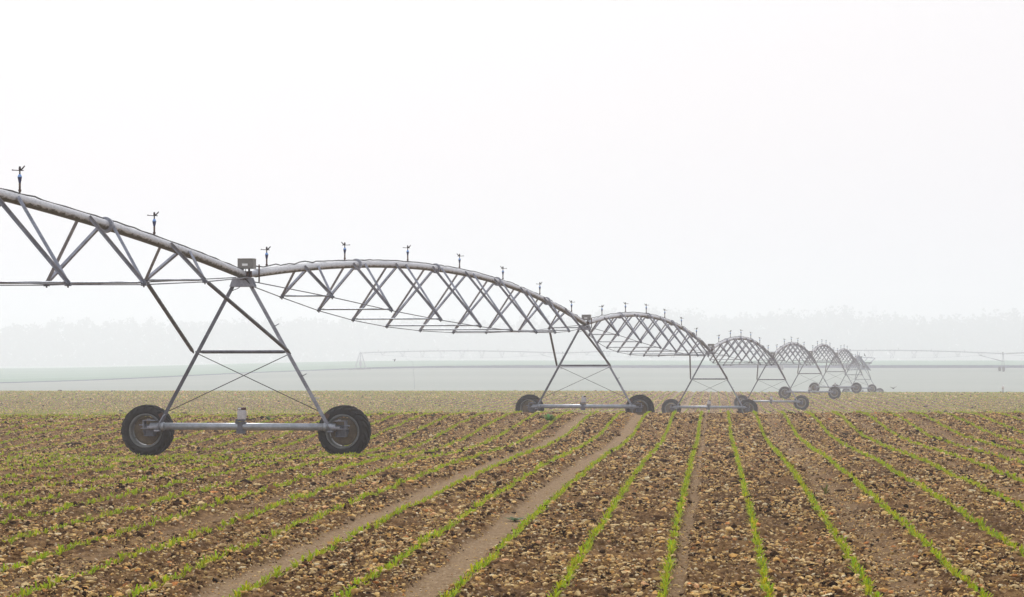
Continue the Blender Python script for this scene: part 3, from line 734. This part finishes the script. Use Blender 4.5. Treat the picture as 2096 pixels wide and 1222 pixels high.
def bird(name, label, loc, rz, pitch, wings, group, s=1.):
    me = bpy.data.meshes.new(name)
    V = [(0, -.22, 0), (0, -.12, .005), (0, 0, .0), (0, .10, .02), (0, .17, .055), (0, .215, .075), (0, .26, .07)]; E = [(i, i + 1) for i in range(6)]; R = [.012, .035, .062, .05, .03, .034, .008]
    if wings is not None:
        for sd_ in (-1, 1):
            b0_ = len(V); V += [(sd_ * .12, .07, wings * .10), (sd_ * .26, .06, wings * .24), (sd_ * .42, -.02, wings * .30)]; R += [.030, .022, .006]; E += [(3, b0_), (b0_, b0_ + 1), (b0_ + 1, b0_ + 2)]
    else:
        for sd_ in (-1, 1): b0_ = len(V); V += [(sd_ * .025, .02, -.09), (sd_ * .03, .03, -.15)]; R += [.010, .007]; E += [(2, b0_), (b0_, b0_ + 1)]
    me.from_pydata([(x * s, y * s, z * s) for x, y, z in V], E, [])
    o = bpy.data.objects.new(name, me); C.objects.link(o); me.materials.append(M['feather'])
    md = o.modifiers.new('skin', 'SKIN'); o.modifiers.new('sub', 'SUBSURF').levels = 1; o.modifiers['sub'].render_levels = 2
    for v, q in zip(me.skin_vertices[0].data, R): v.radius = (q * s, q * s * (.5 if False else 1))
    me.skin_vertices[0].data[2].use_root = True
    o.location = loc; o.rotation_euler = (pitch, 0, rz); tag(o, label, 'bird', group); return o
BG = 'dark birds around the irrigation lines'
bird('bird', 'dark bird perched upright on top of the end boom', at(1770, 727, 341), 1.9, .9, None, BG, 1.0)
bird('bird', 'dark bird crouching on the left part of the end boom', at(1762.5, 730.8, 339), -1.3, .25, None, BG, .9)
bird('bird', 'dark bird perched on the pipe of the last but one arch', at(1742, 725.5, 322), -1.2, .5, None, BG, .8)
bird('bird', 'dark bird flying low with raised wings right of the last wheels', at(1828.5, 795, 262), .35, 0, .55, BG, .95)
bird('bird', 'grey bird flying steeply below the distant pipe, left of centre', at(808, 738, 300), -.9, .95, .5, BG, .85)

def weed(label, loc, n, L, wd, up, col):
    V = []; F = []; T = []
    for k in range(n):
        g = random.uniform(0, 6.28); l = L * random.uniform(.5, 1.1); u = up * random.uniform(.5, 1.2)
        d = Vector((math.cos(g), math.sin(g), 0)); s_ = Vector((-d.y, d.x, 0)); bq = len(V)
        for h, v, wf in ((0, 0, .3), (.3, .45, 1), (.65, .8, 1.1), (.9, .85, .6), (1.05, .75, .05)):
            c = d * l * h + Vector((0, 0, l * v * u)); V += [c - s_ * wd * wf / 2, c + s_ * wd * wf / 2]
        F += [(bq + 2 * i, bq + 2 * i + 1, bq + 2 * i + 3, bq + 2 * i + 2) for i in range(4)]
        cc = [q * random.uniform(.6, 1.2) for q in col]; T += [cc] * 10
    o = tri_mesh('weed', np.array([tuple(v) for v in V]), np.array(F), M['leaf'], {'tint': np.array(T)}, True)
    o.location = loc; tag(o, label, 'weed', 'weeds in the ploughed field'); return o
weed('broad flattened weed lying in the bare wheel track, beside a crop row', gd(1054, 28.5) + Vector((0, 0, .005)), 14, .17, .035, .28, (.09, .17, .03))
weed('leafy weed on the crest, left of the second tower motor', gd(1124, 69), 22, .32, .07, .6, (.13, .24, .03))
weed('small dark tuft at the crest, between the first and second towers', gd(887, 72), 16, .11, .03, 1.2, (.05, .10, .03))
weed('tiny reddish-green weed between crop rows at right', gd(1690, 33.5), 10, .10, .02, 1.3, (.13, .13, .03))
weed('low weed at the crest edge left of centre, above the first tower beam', gd(552, 71), 16, .2, .05, .7, (.11, .21, .03))

# ------------------------------------------------------------------ haze
b = MB(); b.box((0, 1480, 22.5), (2300, 3140, 67)); me_ = None
hz = bpy.data.materials.new('thin_fog'); hz.use_nodes = True; nt = hz.node_tree; nt.nodes.clear()
ou = nt.nodes.new('ShaderNodeOutputMaterial'); pv = nt.nodes.new('ShaderNodeVolumePrincipled')
pv.inputs['Color'].default_value = (.972, .972, 1, 1); pv.inputs['Density'].default_value = HAZE_DENSITY; pv.inputs['Anisotropy'].default_value = 0.55
nt.links.new(pv.outputs[0], ou.inputs['Volume'])
o = b.build('haze', hz); tag(o, None, None, kind='stuff')
